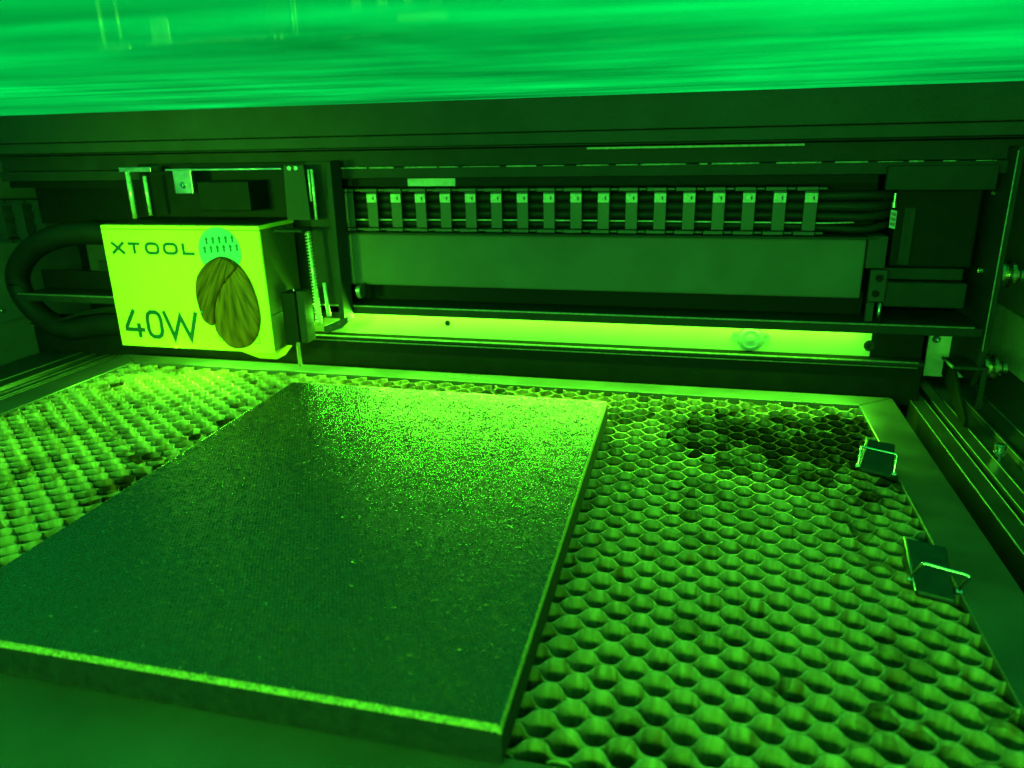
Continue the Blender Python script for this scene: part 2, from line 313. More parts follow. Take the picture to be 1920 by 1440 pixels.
def stroke(bm, pts, wd, plane, d0, d1, closed=False):
    """flat stroke of width wd along pts with mitred joints; plane 'xz' (thick along y) or 'xy' (thick along z)"""
    P = [Vector((a, b)) for a, b in pts]; n = len(P); Lf = []; Rt = []
    for i in range(n):
        if closed: a = P[i - 1]; c = P[(i + 1) % n]
        else: a = P[i - 1] if i > 0 else None; c = P[i + 1] if i < n - 1 else None
        if a is None: t = (c - P[i]).normalized(); nn = Vector((-t.y, t.x)); k = 1
        elif c is None: t = (P[i] - a).normalized(); nn = Vector((-t.y, t.x)); k = 1
        else:
            t1 = (P[i] - a).normalized(); t2 = (c - P[i]).normalized()
            n1 = Vector((-t1.y, t1.x)); n2 = Vector((-t2.y, t2.x)); nn = (n1 + n2).normalized(); k = 1 / max(0.35, nn.dot(n1))
        Lf.append(P[i] + nn * wd / 2 * k); Rt.append(P[i] - nn * wd / 2 * k)
    def V(p, d): return bm.verts.new((p.x, d, p.y) if plane == 'xz' else (p.x, p.y, d))
    la = [V(p, d0) for p in Lf]; ra = [V(p, d0) for p in Rt]; lb = [V(p, d1) for p in Lf]; rb = [V(p, d1) for p in Rt]
    for i in range(n if closed else n - 1):
        j = (i + 1) % n
        bm.faces.new((la[i], la[j], ra[j], ra[i])); bm.faces.new((lb[i], rb[i], rb[j], lb[j]))
        bm.faces.new((la[i], lb[i], lb[j], la[j])); bm.faces.new((ra[i], ra[j], rb[j], rb[i]))
    if not closed:
        for i in (0, n - 1): bm.faces.new((la[i], ra[i], rb[i], lb[i]))
GLY = {  # unit-box strokes (x, z) , closed flag
    'X': [([(0.04, 1), (0.96, 0)], False), ([(0.04, 0), (0.96, 1)], False)],
    'T': [([(0, 0.90), (1, 0.90)], False), ([(0.5, 0.80), (0.5, 0)], False)],
    'O': [([(0.28, 0.08), (0.72, 0.08), (0.86, 0.17), (0.93, 0.32), (0.93, 0.68), (0.86, 0.83), (0.72, 0.92), (0.28, 0.92), (0.14, 0.83), (0.07, 0.68), (0.07, 0.32), (0.14, 0.17)], True)],
    'L': [([(0.08, 1), (0.08, 0.09), (1, 0.09)], False)],
    '4': [([(0.58, 1), (0.10, 0.38), (0.10, 0.29), (1.0, 0.29)], False), ([(0.72, 0.52), (0.72, 0)], False)],
    '0': [([(0.34, 0.06), (0.66, 0.06), (0.84, 0.14), (0.92, 0.30), (0.92, 0.70), (0.84, 0.86), (0.66, 0.94), (0.34, 0.94), (0.16, 0.86), (0.08, 0.70), (0.08, 0.30), (0.16, 0.14)], True)],
    'W': [([(0.03, 1), (0.26, 0.05), (0.50, 0.82), (0.74, 0.05), (0.97, 1)], False)],
}
def letters(word, spans, z0, z1, wd, plane, d0, d1, mt, parent):
    for ch, (a, b) in zip(word, spans):
        bm = bmesh.new()
        for q, (pts, cl) in enumerate(GLY[ch]):
            e = 0.00004 * q * (1 if d1 > d0 else -1)
            stroke(bm, [(a + (b - a) * x, z0 + (z1 - z0) * z) for x, z in pts], wd, plane, d0, d1 + e, cl)
        bmesh.ops.recalc_face_normals(bm, faces=bm.faces[:])
        link('letter', bm, mt, parent)
def screw(name, loc, axis, r, h, mt, parent):
    """socket-head screw: domed head with a recessed socket, axis sign gives the facing"""
    s = -1 if axis[0] == '-' else 1
    return lathe(name, [(0, r), (s * h * 0.7, r), (s * h, r * 0.8), (s * h, r * 0.5), (s * h * 0.45, r * 0.42), (s * h * 0.45, r * 0.05)], axis[-1], loc, mt, parent, 16)

# ------------------------------------------------------------------ setting
struct(bx('floor', -0.72, 0.42, -0.62, 0.42, -0.060, -0.052, 'pan', None, 0))
struct(bx('wall_back', -0.72, 0.42, 0.330, 0.338, -0.0515, 0.1805, 'dark', None, 0))
struct(bx('rear_light_shield', -0.72, 0.42, 0.1775, 0.4195, 0.1810, 0.1880, 'dark', None, 0))  # unseen cover added to keep room light off the side walls
struct(bx('wall_right', 0.232, 0.238, -0.30, 0.3295, -0.0515, 0.180, 'wallgrey', None, 0))
struct(bx('wall_left', -0.668, -0.662, -0.30, 0.3295, -0.0515, 0.180, 'wallgrey', None, 0))

# ------------------------------------------------------------------ lid
lid = thing('lid', (0, 0, 0), 'green see-through acrylic lid with dark rear bar above the machine bed', 'lid')
bx('pane', -0.70, 0.30, -0.62, 0.1515, 0.1872, 0.1902, 'pane', lid, 0)
bx('rear_bar', -0.70, 0.30, 0.152, 0.176, 0.1662, 0.1905, 'charcoal', lid, 0.0008)
bx('bar_edge_strip', -0.70, 0.30, 0.1535, 0.172, 0.1582, 0.1657, 'charcoal', lid, 0.0006)
tb('seal', [(-0.70, 0.1545, 0.1574), (0.30, 0.1545, 0.1574)], 0.0006, 'dark', lid, 8)

# ------------------------------------------------------------------ honeycomb panel
panel = thing('honeycomb_panel', (0, 0, 0), 'aluminium honeycomb cutting panel in a flat metal frame under the black canvas', 'honeycomb panel')
XI0, XI1, YI0, YI1 = -0.4270, 0.1065, -0.2015, 0.1190
XO0, XO1, YO0, YO1 = -0.4500, 0.1290, -0.2400, 0.1375
def bar(name, quad, mt='frame'):
    bm = bmesh.new(); A = [bm.verts.new((x, y, -0.0002)) for x, y in quad]; B = [bm.verts.new((x, y, -0.020)) for x, y in quad]
    bm.faces.new(A); bm.faces.new(B[::-1])
    for i in range(4): bm.faces.new((A[i], A[(i + 1) % 4], B[(i + 1) % 4], B[i]))
    bmesh.ops.recalc_face_normals(bm, faces=bm.faces[:]); bevel(bm, 0.0005, 2)
    return link(name, bm, mt, panel)
g = 0.00015
bar('frame_bar', [(XO0 + g, YO1), (XO1 - g, YO1), (XI1 - g, YI1), (XI0 + g, YI1)])
bar('frame_bar', [(XO1, YO1 - g), (XO1, YO0 + g), (XI1, YI0 + g), (XI1, YI1 - g)])
bar('frame_bar', [(XO0, YO0 + g), (XO0, YO1 - g), (XI0, YI1 - g), (XI0, YI0 + g)])
bar('frame_bar', [(XO1 - g, YO0), (XO0 + g, YO0), (XI0 + g, YI0), (XI1 - g, YI0)], 'frame_front')
fr_text = panel
tx0 = -0.1885
letters('XTOOL', [(tx0 + k * 0.0111, tx0 + k * 0.0111 + 0.0088) for k in range(5)], 0.1255, 0.1312, 0.0013, 'xy', -0.0004, 0.00015, 'letterf', panel)
bx('tray', XO0 + 0.003, XO1 - 0.003, YO0 + 0.003, YO1 - 0.003, -0.0235, -0.0203, 'frame_front', panel, 0)
CX, PY, PHI = 0.008125, 0.0119866, math.radians(0.556)
AMP = PY / 4 * 0.965; TH = 0.00024
cs, sn = math.cos(PHI), math.sin(PHI)
SEG = 18
def wave(t): return math.tanh(1.55 * math.cos(t)) / math.tanh(1.55)
kmin, kmax = int(-0.262 / (PY / 2)) - 1, int(0.120 / (PY / 2)) + 3
for k in range(kmin, kmax + 1):
    half = k % 2
    bm = bmesh.new(); prev = None
    x = -0.436; step = 2 * CX / SEG
    zt = -0.0012 + random.uniform(-0.00022, 0.00022)
    ph = random.uniform(-0.05, 0.05)
    cols = []
    for i in range(int(0.55 / step)):
        x = -0.436 + i * step
        th = math.pi * x / CX + (math.pi if half else 0) + ph + 0.26 * noise.noise(Vector((x * 30, k * 0.9, 0)))
        yb = k * PY / 2 - PY / 4
        a = AMP * (1 + 0.10 * noise.noise(Vector((x * 40, k * 3.1, 5))))
        y = yb + a * wave(th) + 0.0005 * noise.noise(Vector((x * 60, k * 1.7, 9)))
        X = cs * x - sn * y; Y = sn * x + cs * y
        if not (XI0 - 0.002 < X < XI1 + 0.002) or not (YI0 < Y < YI1 - 0.0004): 
            cols.append(None); continue
        dz = zt + 0.0001 * noise.noise(Vector((x * 90, k, 2)))
        cols.append((X, Y, dz, th))
    # wall faces (separate vertices for the flat top so the wall itself shades smoothly)
    def run(seg):
        if len(seg) < 3: return
        nn = len(seg); T = []; B_ = []
        for i in range(nn):
            a = seg[max(i - 1, 0)]; c = seg[min(i + 1, nn - 1)]
            t = Vector((c[0] - a[0], c[1] - a[1])).normalized(); nr = Vector((-t.y, t.x)) * TH / 2
            T.append(((seg[i][0] + nr.x, seg[i][1] + nr.y), (seg[i][0] - nr.x, seg[i][1] - nr.y), seg[i][2]))
        for side in (0, 1):
            up = [bm.verts.new((p[side][0], p[side][1], p[2])) for p in T]; dn = [bm.verts.new((p[side][0], p[side][1], -0.0195)) for p in T]
            for i in range(nn - 1):
                f = (up[i], up[i + 1], dn[i + 1], dn[i]) if side == 0 else (up[i + 1], up[i], dn[i], dn[i + 1])
                bm.faces.new(f).smooth = True
        l = [bm.verts.new((p[0][0], p[0][1], p[2])) for p in T]; r = [bm.verts.new((p[1][0], p[1][1], p[2])) for p in T]
        for i in range(nn - 1): bm.faces.new((l[i + 1], l[i], r[i], r[i + 1]))
    cur = []
    for c in cols + [None]:
        if c is None:
            run(cur); cur = []
        else: cur.append(c)
    if len(bm.faces) > 20: link('honeycomb_strip', bm, 'honey', panel)
    else: bm.free()

# ------------------------------------------------------------------ canvas
def make_canvas():
    import numpy as np
    rng = np.random.default_rng(7)
    root = thing('stretched_canvas', (0, 0, 0), 'black stretched canvas lying flat on the honeycomb panel', 'canvas')
    FL, FR, NR, NL = [np.array(p) for p in ((-0.2508, 0.0596), (-0.0428, 0.0602), (-0.0372, -0.2051), (-0.2416, -0.2060))]
    W_, D_, R, top = 0.206, 0.2655, 0.0017, 0.013
    nu, nv = 560, 730
    def params(n, length):
        e = np.array([0.0, 0.04, 0.12, 0.25, 0.45, 0.7, 1.0]) * R / length
        return np.concatenate([e, np.linspace(e[-1], 1 - e[-1], n)[1:-1], 1 - e[::-1]])
    us, vs = params(nu, W_), params(nv, D_)
    U, V = np.meshgrid(us, vs)
    P = (FL * (1 - U)[..., None] + FR * U[..., None]) * (1 - V)[..., None] + (NL * (1 - U)[..., None] + NR * U[..., None]) * V[..., None]
    du = np.minimum(U, 1 - U) * W_; dv = np.minimum(V, 1 - V) * D_
    roll = lambda d: np.where(d < R, R - np.sqrt(np.maximum(0, R * R - (R - np.minimum(d, R)) ** 2)), 0)
    Z = top - np.minimum(roll(du) + roll(dv), R * 1.35)
    # smooth value noise for sag, thread wander and paint build-up
    def vnoise(x, y, seed):
        r = np.random.default_rng(seed).random((64, 64)); xi = np.floor(x).astype(int); yi = np.floor(y).astype(int); fx = x - xi; fy = y - yi
        fx = fx * fx * (3 - 2 * fx); fy = fy * fy * (3 - 2 * fy)
        g = lambda i, j: r[i % 64, j % 64]
        return (g(xi, yi) * (1 - fx) + g(xi + 1, yi) * fx) * (1 - fy) + (g(xi, yi + 1) * (1 - fx) + g(xi + 1, yi + 1) * fx) * fy
    x, y = U * W_, V * D_
    inner = np.clip((np.minimum(du, dv) - 0.004) / 0.03, 0, 1)
    Z -= 0.0009 * inner * (0.5 + 0.5 * vnoise(x * 14, y * 14, 1))
    p = 0.0015
    wx = x + 0.0006 * (vnoise(x * 120, y * 60, 2) - 0.5); wy = y + 0.0006 * (vnoise(x * 60, y * 120, 3) - 0.5)
    knx = np.cos(2 * np.pi * wx / p + np.pi * (np.floor(wy / p) % 2)); kny = np.cos(2 * np.pi * wy / p)
    Z += knx * (0.00006 + 0.00022 * vnoise(x * 700, y * 700, 4) ** 2) + kny * (0.000018 + 0.00009 * vnoise(x * 800, y * 800, 8) ** 2) + 0.00006 * (vnoise(x * 1300, y * 1300, 5) - 0.5) + 0.00003 * (vnoise(x * 260, y * 260, 6) - 0.5)
    # a few lumps of dried paint
    for _ in range(520):
        cu, cv = rng.random() * W_, rng.random() * D_; rr = rng.uniform(0.0003, 0.0007)
        i0, i1 = np.searchsorted(us * W_, (cu - 3 * rr, cu + 3 * rr)); j0, j1 = np.searchsorted(vs * D_, (cv - 3 * rr, cv + 3 * rr))
        q = ((x[j0:j1, i0:i1] - cu) ** 2 + (y[j0:j1, i0:i1] - cv) ** 2) / (rr * rr)
        Z[j0:j1, i0:i1] += rr * 0.45 * np.exp(-q * 1.2)
    h, w_ = Z.shape
    co = np.concatenate([P.reshape(-1, 2), Z.reshape(-1, 1)], 1)
    idx = np.arange(h * w_).reshape(h, w_)
    quads = np.stack([idx[:-1, :-1], idx[1:, :-1], idx[1:, 1:], idx[:-1, 1:]], -1).reshape(-1, 4)
    loop = np.concatenate([idx[0, :], idx[1:, -1], idx[-1, -2::-1], idx[-2:0:-1, 0]])
    n = len(loop); base = len(co)
    rows = []
    for z in (0.0085, 0.0045, 0.0006):
        c = co[loop].copy(); c[:, 2] = z; c[:, :2] += (rng.random((n, 1)) - 0.5) * 0.00012; rows.append(c)
    co = np.concatenate([co] + rows)
    rings = [loop] + [base + k * n + np.arange(n) for k in range(3)]
    sq = [np.stack([A, np.roll(A, -1), np.roll(B, -1), B], -1) for A, B in zip(rings, rings[1:])]
    quads = np.concatenate([quads] + sq)
    me = bpy.data.meshes.new('painted_cloth')
    me.vertices.add(len(co)); me.vertices.foreach_set('co', co.ravel())
    me.loops.add(quads.size); me.loops.foreach_set('vertex_index', quads.ravel().astype(np.int32))
    me.polygons.add(len(quads)); me.polygons.foreach_set('loop_start', np.arange(0, quads.size, 4, dtype=np.int32))
    me.polygons.foreach_set('use_smooth', np.ones(len(quads), dtype=bool))
    me.update(calc_edges=True); me.validate()
    me.materials.append(MT['canvas']); me.materials.append(MT['cloth']); me.materials.append(MT['worn_lit'])
    mi = np.zeros(len(quads), dtype=np.int32); mi[-3 * n:] = 1
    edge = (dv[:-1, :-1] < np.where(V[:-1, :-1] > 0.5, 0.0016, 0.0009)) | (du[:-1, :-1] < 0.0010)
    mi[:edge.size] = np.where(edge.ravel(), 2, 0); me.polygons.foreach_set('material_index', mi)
    o = bpy.data.objects.new('painted_cloth', me); COL.objects.link(o); o.parent = root
    bx('stretcher_bar', -0.2380, -0.0450, -0.2020, 0.0570, 0.0008, 0.0080, 'label', root, 0)
    return root
make_canvas()

# ------------------------------------------------------------------ hold-down clips
def clip(fl, fr, nr, nl, bar0, bar1, f0, f1, label):
    root = thing('hold_down_clip', (0, 0, 0), label, 'clip', 'hold-down clips on the panel edge')
    bm = bmesh.new()
    top = [Vector(v) for v in (fl, fr, nr, nl)]
    low = [Vector((v.x, v.y, 0.0005)) for v in top]
    A = [bm.verts.new(v) for v in top]; B = [bm.verts.new(v) for v in low]
    bm.faces.new(A); bm.faces.new(B[::-1])
    for i in range(4): bm.faces.new((A[i], A[(i + 1) % 4], B[(i + 1) % 4], B[i]))
    bmesh.ops.recalc_face_normals(bm, faces=bm.faces[:]); bevel(bm, 0.0009, 3)
    link('clip_body', bm, 'clip', root)
    # pale worn lip along the inner edge of the body
    a, b = Vector(fl), Vector(nl)
    tb('edge_lip', [a + Vector((-0.0003, 0, 0)), b + Vector((-0.0003, 0, 0))], 0.00035, 'steel_dull', root, 8)
    b0, b1, g0, g1 = Vector(bar0), Vector(bar1), Vector(f0), Vector(f1)
    d = (b1 - b0).normalized() * 0.0012
    tb('wire_bail', smooth_path([g0, g0.lerp(b0, 0.55), b0 + Vector((0, 0, -0.0008)), b0 + d, b0.lerp(b1, 0.5), b1 - d, b1 + Vector((0, 0, -0.0008)), g1.lerp(b1, 0.55), g1], 5), 0.00065, 'steel', root, 8)
    for gg in (g0, g1): lathe('pivot_pin', [(-0.001, 0.0011), (0.001, 0.0011)], 'x', gg, 'steel_dull', root, 10)
    return root
clip((0.0947, 0.0311, 0.012), (0.1068, 0.0263, 0.012), (0.1025, 0.0065, 0.003), (0.0885, 0.0137, 0.003), (0.0895, 0.0186, 0.0122), (0.1044, 0.0115, 0.0122), (0.0884, 0.0154, 0.003), (0.1034, 0.0086, 0.003),
     'small black clip with upright wire bail on the panel edge, next to the gantry')
clip((0.0900, -0.0722, 0.012), (0.1035, -0.0770, 0.012), (0.1020, -0.1000, 0.003), (0.0898, -0.0962, 0.003), (0.0907, -0.0954, 0.0142), (0.1042, -0.1010, 0.0142), (0.0889, -0.0898, 0.004), (0.1038, -0.0946, 0.004),
     'black clip with bright tilted wire bail, farther from the gantry along the frame')

# ------------------------------------------------------------------ side rails
def side_rail(sx, label):
    def X(x): return x if sx > 0 else -0.32 - x
    root = thing('side_rail', (0, 0, 0), label, 'rail', 'rails along both sides of the bed')
    prof = [(0.1450, -0.050), (0.1450, -0.0082), (0.1453, -0.008), (0.1543, -0.008), (0.1546, -0.012), (0.1584, -0.012), (0.1588, -0.008), (0.1662, -0.008), (0.1670, -0.0105), (0.1785, -0.0105), (0.1795, -0.008), (0.1812, -0.008), (0.1812, -0.050)]
    prism('extrusion', [(X(a), b) for a, b in prof], -0.30, 0.30, 'y', 'rail', root)
    prism('flange', [(X(a), b) for a, b in ((0.1816, -0.045), (0.1816, -0.0125), (0.1930, -0.0075), (0.2310, -0.0075), (0.2310, -0.045))], -0.30, 0.30, 'y', 'dusty', root)
    for xx, zz in ((0.1453, -0.0079), (0.1543, -0.0079), (0.1588, -0.0079), (0.1662, -0.0079), (0.1795, -0.0079), (0.1931, -0.0074)):
        tb('worn_edge', [(X(xx), -0.30, zz), (X(xx), 0.30, zz)], 0.0003, 'chip', root, 6)
    return root
side_rail(1, 'grooved black metal rail with a small knurled pin standing on it')
side_rail(-1, 'grooved black metal rail beside the hose loop and the laser head')
lathe_o = thing('knurled_pin', (0, 0, 0), 'small bright turned metal pin standing on a grooved rail', 'pin')
lathe('pin_shaft', [(0, 0.0026), (0.0030, 0.0026), (0.0032, 0.0018), (0.0044, 0.0018), (0.0046, 0.0031), (0.0052, 0.0031), (0.0054, 0.0022), (0.0064, 0.0022), (0.0066, 0.0029), (0.0092, 0.0029), (0.0096, 0.0024)], 'z', (0.1700, 0.0700, -0.0104), 'steel', lathe_o, 20)

# ------------------------------------------------------------------ gantry
G = thing('gantry', (0, 0, 0), 'dark gantry beam with lit white strip and grey cover spanning behind the bed', 'gantry')
XL, XR = -0.560, 0.1800
bx('upper_lip', XL, XR, 0.1500, 0.200, 0.0382, 0.0440, 'dark', G, 0.0008)
tb('lip_edge', [(XL, 0.1502, 0.0443), (0.173, 0.1502, 0.0443)], 0.0006, 'chip', G, 8)
lp = bx('light_panel', -0.33, 0.1190, 0.1680, 0.1700, 0.0180, 0.0380, 'white', G, 0.0004)
bx('lower_lip', XL, 0.150, 0.1550, 0.1900, 0.0163, 0.0182, 'dark', G, 0.0004)
tb('lip_edge', [(XL, 0.1551, 0.0187), (0.146, 0.1551, 0.0187)], 0.00065, 'chip', G, 8)
tb('lip_edge', [(XL, 0.1560, 0.0150), (0.146, 0.1560, 0.0150)], 0.0004, 'chip', G, 8)
bx('lower_beam', XL, 0.150, 0.1580, 0.2000, -0.012, 0.0160, 'black', G, 0.0008)
bx('panel_end', 0.1196, 0.150, 0.1660, 0.1700, 0.0186, 0.0378, 'black', G, 0.0005)
screw('panel_screw', (-0.1790, 0.1680, 0.0295), '-y', 0.0022, 0.0012, 'dark', lp)
screw('panel_screw', (0.1180, 0.1680, 0.0258), '-y', 0.0036, 0.0024, 'dark', lp)
sens = lathe('sensor_dome', [(0, 0.0088), (-0.0012, 0.0090), (-0.0028, 0.0082), (-0.0040, 0.0062), (-0.0040, 0.0058), (-0.0026, 0.0054), (-0.0026, 0.0030), (-0.0044, 0.0026), (-0.0050, 0.0010), (-0.0050, 0.0001)], 'y', (0.0418, 0.1680, 0.0275), 'glass', G, 28)
for s in (-1, 1): lathe('ear', [(0, 0.0030), (-0.0018, 0.0030), (-0.0018, 0.0014), (-0.0008, 0.0013), (-0.0008, 0.0001)], 'y', (0.0418 + s * 0.0098, 0.1679, 0.0285), 'glass', sens, 14)
# recess behind lip and cover
bx('recess_back', XL, 0.112, 0.1780, 0.1820, 0.0445, 0.0600, 'black', G, 0)
bx('cover_plate', -0.40, 0.1070, 0.1600, 0.1960, 0.0588, 0.0968, 'grey', G, 0.0012)
bx('cover_end', 0.1076, 0.1190, 0.1585, 0.1960, 0.0788, 0.0990, 'charcoal', G, 0.0006)
bx('chain_tray', -0.40, 0.112, 0.1560, 0.1990, 0.0972, 0.0985, 'dark', G, 0.0003)
bx('chain_backing', -0.56, 0.115, 0.1900, 0.1940, 0.0990, 0.1365, 'black', G, 0)
bx('shade_strip', -0.56, 0.110, 0.1660, 0.1890, 0.1310, 0.1362, 'black', G, 0)
bx('top_beam', XL, 0.185, 0.1585, 0.205, 0.1367, 0.1442, 'dark', G, 0.0006)
# chipped pale edge of the top beam, short lengths of uneven wear
x = -0.26
while x < 0.17:
    ln = random.uniform(0.004, 0.030)
    tb('worn_edge', [(x, 0.1585, 0.1441), (min(x + ln, 0.172), 0.1585, 0.1441)], random.choice((0.0003, 0.00045, 0.0006)), 'chip', G, 6)
    x += ln + random.uniform(0.001, 0.012)
bx('upper_face', XL, 0.190, 0.1620, 0.205, 0.1446, 0.1560, 'dark', G, 0.0005)
bx('pale_strip', -0.072, 0.064, 0.1570, 0.1618, 0.1542, 0.1556, 'chip', G, 0.0002)
bx('paper_label', -0.2030, -0.1670, 0.1640, 0.1655, 0.1308, 0.1361, 'label', G, 0.0001)
# right end: bracket, motor, end plate
bx('motor_cap', 0.1125, 0.1725, 0.1530, 0.1580, 0.1275, 0.1418, 'dark', G, 0.0008)
bx('motor_body', 0.1225, 0.1700, 0.1650, 0.2050, 0.0790, 0.1272, 'black', G, 0.0015)
bx('motor_flange', 0.1200, 0.1660, 0.1640, 0.2050, 0.0712, 0.0785, 'dark', G, 0.0008)
bx('motor_base', 0.1210, 0.1685, 0.1600, 0.2050, 0.0540, 0.0700, 'dark', G, 0.0012)
rack = bx('heat_sink', 0.1270, 0.1330, 0.1630, 0.1648, 0.0810, 0.1160, 'dark', G, 0)
for i in range(34): bx('fin', 0.1300, 0.1330, 0.1618, 0.1629, 0.0812 + i * 0.00102, 0.0812 + i * 0.00102 + 0.00055, 'charcoal', rack, 0)
mb = bx('bracket_plate', 0.1105, 0.1205, 0.1540, 0.1580, 0.0580, 0.0785, 'charcoal', G, 0.0009)
screw('screw', (0.1158, 0.1540, 0.0735), '-y', 0.0022, 0.0014, 'black', mb); screw('screw', (0.1146, 0.1540, 0.0635), '-y', 0.0022, 0.0014, 'black', mb)
bx('bracket_foot', 0.1105, 0.1150, 0.1545, 0.1590, 0.0450, 0.0575, 'charcoal', G, 0.0006)
tb('bracket_post', [(0.1185, 0.1560, 0.0448), (0.1185, 0.1560, 0.0576)], 0.0014, 'steel_dull', G, 12)
tl = prism('wire_tag', [(0.1178, 0.1048), (0.1212, 0.1040), (0.1212, 0.1148), (0.1178, 0.1158)], 0.1560, 0.1566, 'y', 'label', G)
for r_ in range(3):
    for c_ in range(4):
        bx('ink_mark', 0.1182 + c_ * 0.00072, 0.1186 + c_ * 0.00072, 0.1557, 0.15595, 0.1062 + r_ * 0.0030 - c_ * 0.00018, 0.1082 + r_ * 0.0030 - c_ * 0.00018, 'ink', tl, 0)
lathe('connector', [(0, 0.0016), (0.0030, 0.0016), (0.0032, 0.0010), (0.0085, 0.0010)], 'z', (0.1192, 0.1570, 0.1170), 'steel_dull', G, 12)
ep = prism('end_plate', [(0.1450, 0.1520), (0.2060, 0.1520), (0.2060, 0.0060), (0.1560, 0.0060), (0.1500, 0.0150), (0.1450, 0.0300)], 0.1780, 0.1812, 'x', 'dark', G, 0.0005)
tb('plate_edge', [(0.1779, 0.1449, 0.150), (0.1779, 0.1449, 0.031)], 0.0004, 'chip', ep, 6)
screw('screw', (0.1778, 0.170, 0.077), '-x', 0.0026, 0.0020, 'brass', ep); screw('screw', (0.1778, 0.172, 0.124), '-x', 0.0018, 0.0012, 'steel_dull', ep)
for zz in (0.0765, 0.0165):
    ro = lathe('roller', [(0, 0.0045), (0.002, 0.0045), (0.0022, 0.0085), (0.0040, 0.0085), (0.0060, 0.0068), (0.0080, 0.0085), (0.0100, 0.0085), (0.0102, 0.0040), (0.0130, 0.0040), (0.0135, 0.0030)], 'x', (0.1815, 0.1600, zz), 'brass', G, 28)
    lathe('hub', [(0.0136, 0.0046), (0.0160, 0.0046), (0.0166, 0.0036), (0.0166, 0.0001)], 'x', (0.1815, 0.1600, zz), 'steel', ro, 18)
# sheet bracket that rides the rail
rb = bx('rail_shelf', 0.1630, 0.1835, 0.1445, 0.1670, 0.0185, 0.0205, 'dusty', G, 0.0004)
tb('shelf_edge', [(0.1629, 0.1450, 0.0200), (0.1629, 0.1665, 0.0200)], 0.0009, 'chip', rb, 8)
prism('shelf_side', [(0.1450, 0.0183), (0.1660, 0.0183), (0.1660, 0.0090), (0.1180, -0.0070), (0.1100, -0.0070), (0.1100, -0.0020)], 0.1634, 0.1656, 'x', 'black', rb, 0.0003)
bx('shelf_leg', 0.1800, 0.1832, 0.1452, 0.1480, -0.0072, 0.0183, 'dark', rb, 0.0004)
lathe('leg_screw', [(0, 0.0020), (-0.0010, 0.0020), (-0.0010, 0.0013), (-0.0004, 0.0012), (-0.0004, 0.0001)], 'y', (0.1815, 0.1452, -0.0030), 'dark', rb, 18)
# lit sheet behind the rail end, with its bolt
bk = bx('back_gusset', 0.1640, 0.2020, 0.2070, 0.2090, -0.005, 0.0310, 'gusset', G, 0.0004)
bx('lit_wall_sheet', 0.2284, 0.2310, 0.1700, 0.3200, -0.0070, 0.0330, 'gusset', G, 0.0004)  # pale sheet added for the lit patch low on the side wall
screw('bolt', (0.1685, 0.2070, 0.0225), '-y', 0.0028, 0.0024, 'steel', bk)

# ------------------------------------------------------------------ cable chains
def chain_link(root, x, y0, z0, z1, w_, mark=True, mt='link'):
    l = bx('link_bar', x - w_ / 2, x + w_ / 2, y0 - 0.0012, y0, z0 + 0.0030, z1 - 0.0030, mt, root, 0.0003)
    tz1 = z1 - 0.0042
    if mark:
        t = bx('link_tab', x - w_ / 2 + 0.0002, x + w_ / 2 - 0.0002, y0 - 0.0020, y0 - 0.00125, tz1 - 0.0058, tz1, 'tab', l, 0.0002)
        bx('tab_mark', x + 0.0012, x + 0.0020, y0 - 0.0023, y0 - 0.00205, tz1 - 0.0042, tz1 - 0.0016, 'ink', l, 0)
        bx('tab_mark', x + 0.0006, x + 0.0016, y0 - 0.00235, y0 - 0.00212, tz1 - 0.0033, tz1 - 0.0025, 'ink', l, 0)
    for zz in (z0, z1 - 0.0028):
        bx('side_plate', x - 0.0090, x + 0.0040, y0 - 0.0008, y0 + 0.020, zz, zz + 0.0024, mt, l, 0.0004)
        bx('side_plate', x + 0.0044, x + 0.0094, y0 + 0.0006, y0 + 0.020, zz + 0.0005, zz + 0.0020, mt, l, 0.0003)
    return l
CH = thing('cable_chain', (0, 0, 0), 'black cable chain of repeated links with pale tabs lying along the gantry cover', 'cable chain')
for i in range(18):
    chain_link(CH, -0.2485 + i * 0.01880, 0.1600, 0.0990, 0.1298, 0.0080, i > 0)
for i, (zz, rr) in enumerate(((0.1040, 0.0026), (0.1165, 0.0034), (0.1108, 0.0030), (0.1225, 0.0031))):
    pts = [(-0.29, 0.170, zz)] + [(-0.25 + k * 0.03, 0.170 + 0.002 * noise.noise(Vector((k, i, 0))), zz + 0.0012 * noise.noise(Vector((k * 0.8, i * 5, 3)))) for k in range(11)] + [(0.085, 0.167, zz + (zz - 0.115) * 0.10), (0.105, 0.166, zz + (zz - 0.115) * 0.15), (0.118, 0.170, zz + 0.001), (0.124, 0.182, zz + 0.001)]
    tag(tb('cable', smooth_path(pts, 4), rr, 'rubber', None, 10), ['black cable running lowest through the chain links', 'thick black cable in the middle of the chain links', 'black cable just under the thickest one in the chain', 'black cable running highest through the chain links'][i], 'cable', 'cables inside the chain on the gantry')
tag(tb('wire', smooth_path([(-0.25, 0.1640, 0.1068), (-0.10, 0.1640, 0.1072), (0.05, 0.1640, 0.1066), (0.080, 0.1640, 0.1064), (0.090, 0.1680, 0.1062), (0.100, 0.1720, 0.1062)], 6), 0.00055, 'tab', None, 6), 'thin pale wire running through the chain links below the black cables', 'wire')
LC = thing('cable_chain', (0, 0, 0), 'cable chain with open links at the end wall beside the hose loop', 'cable chain')
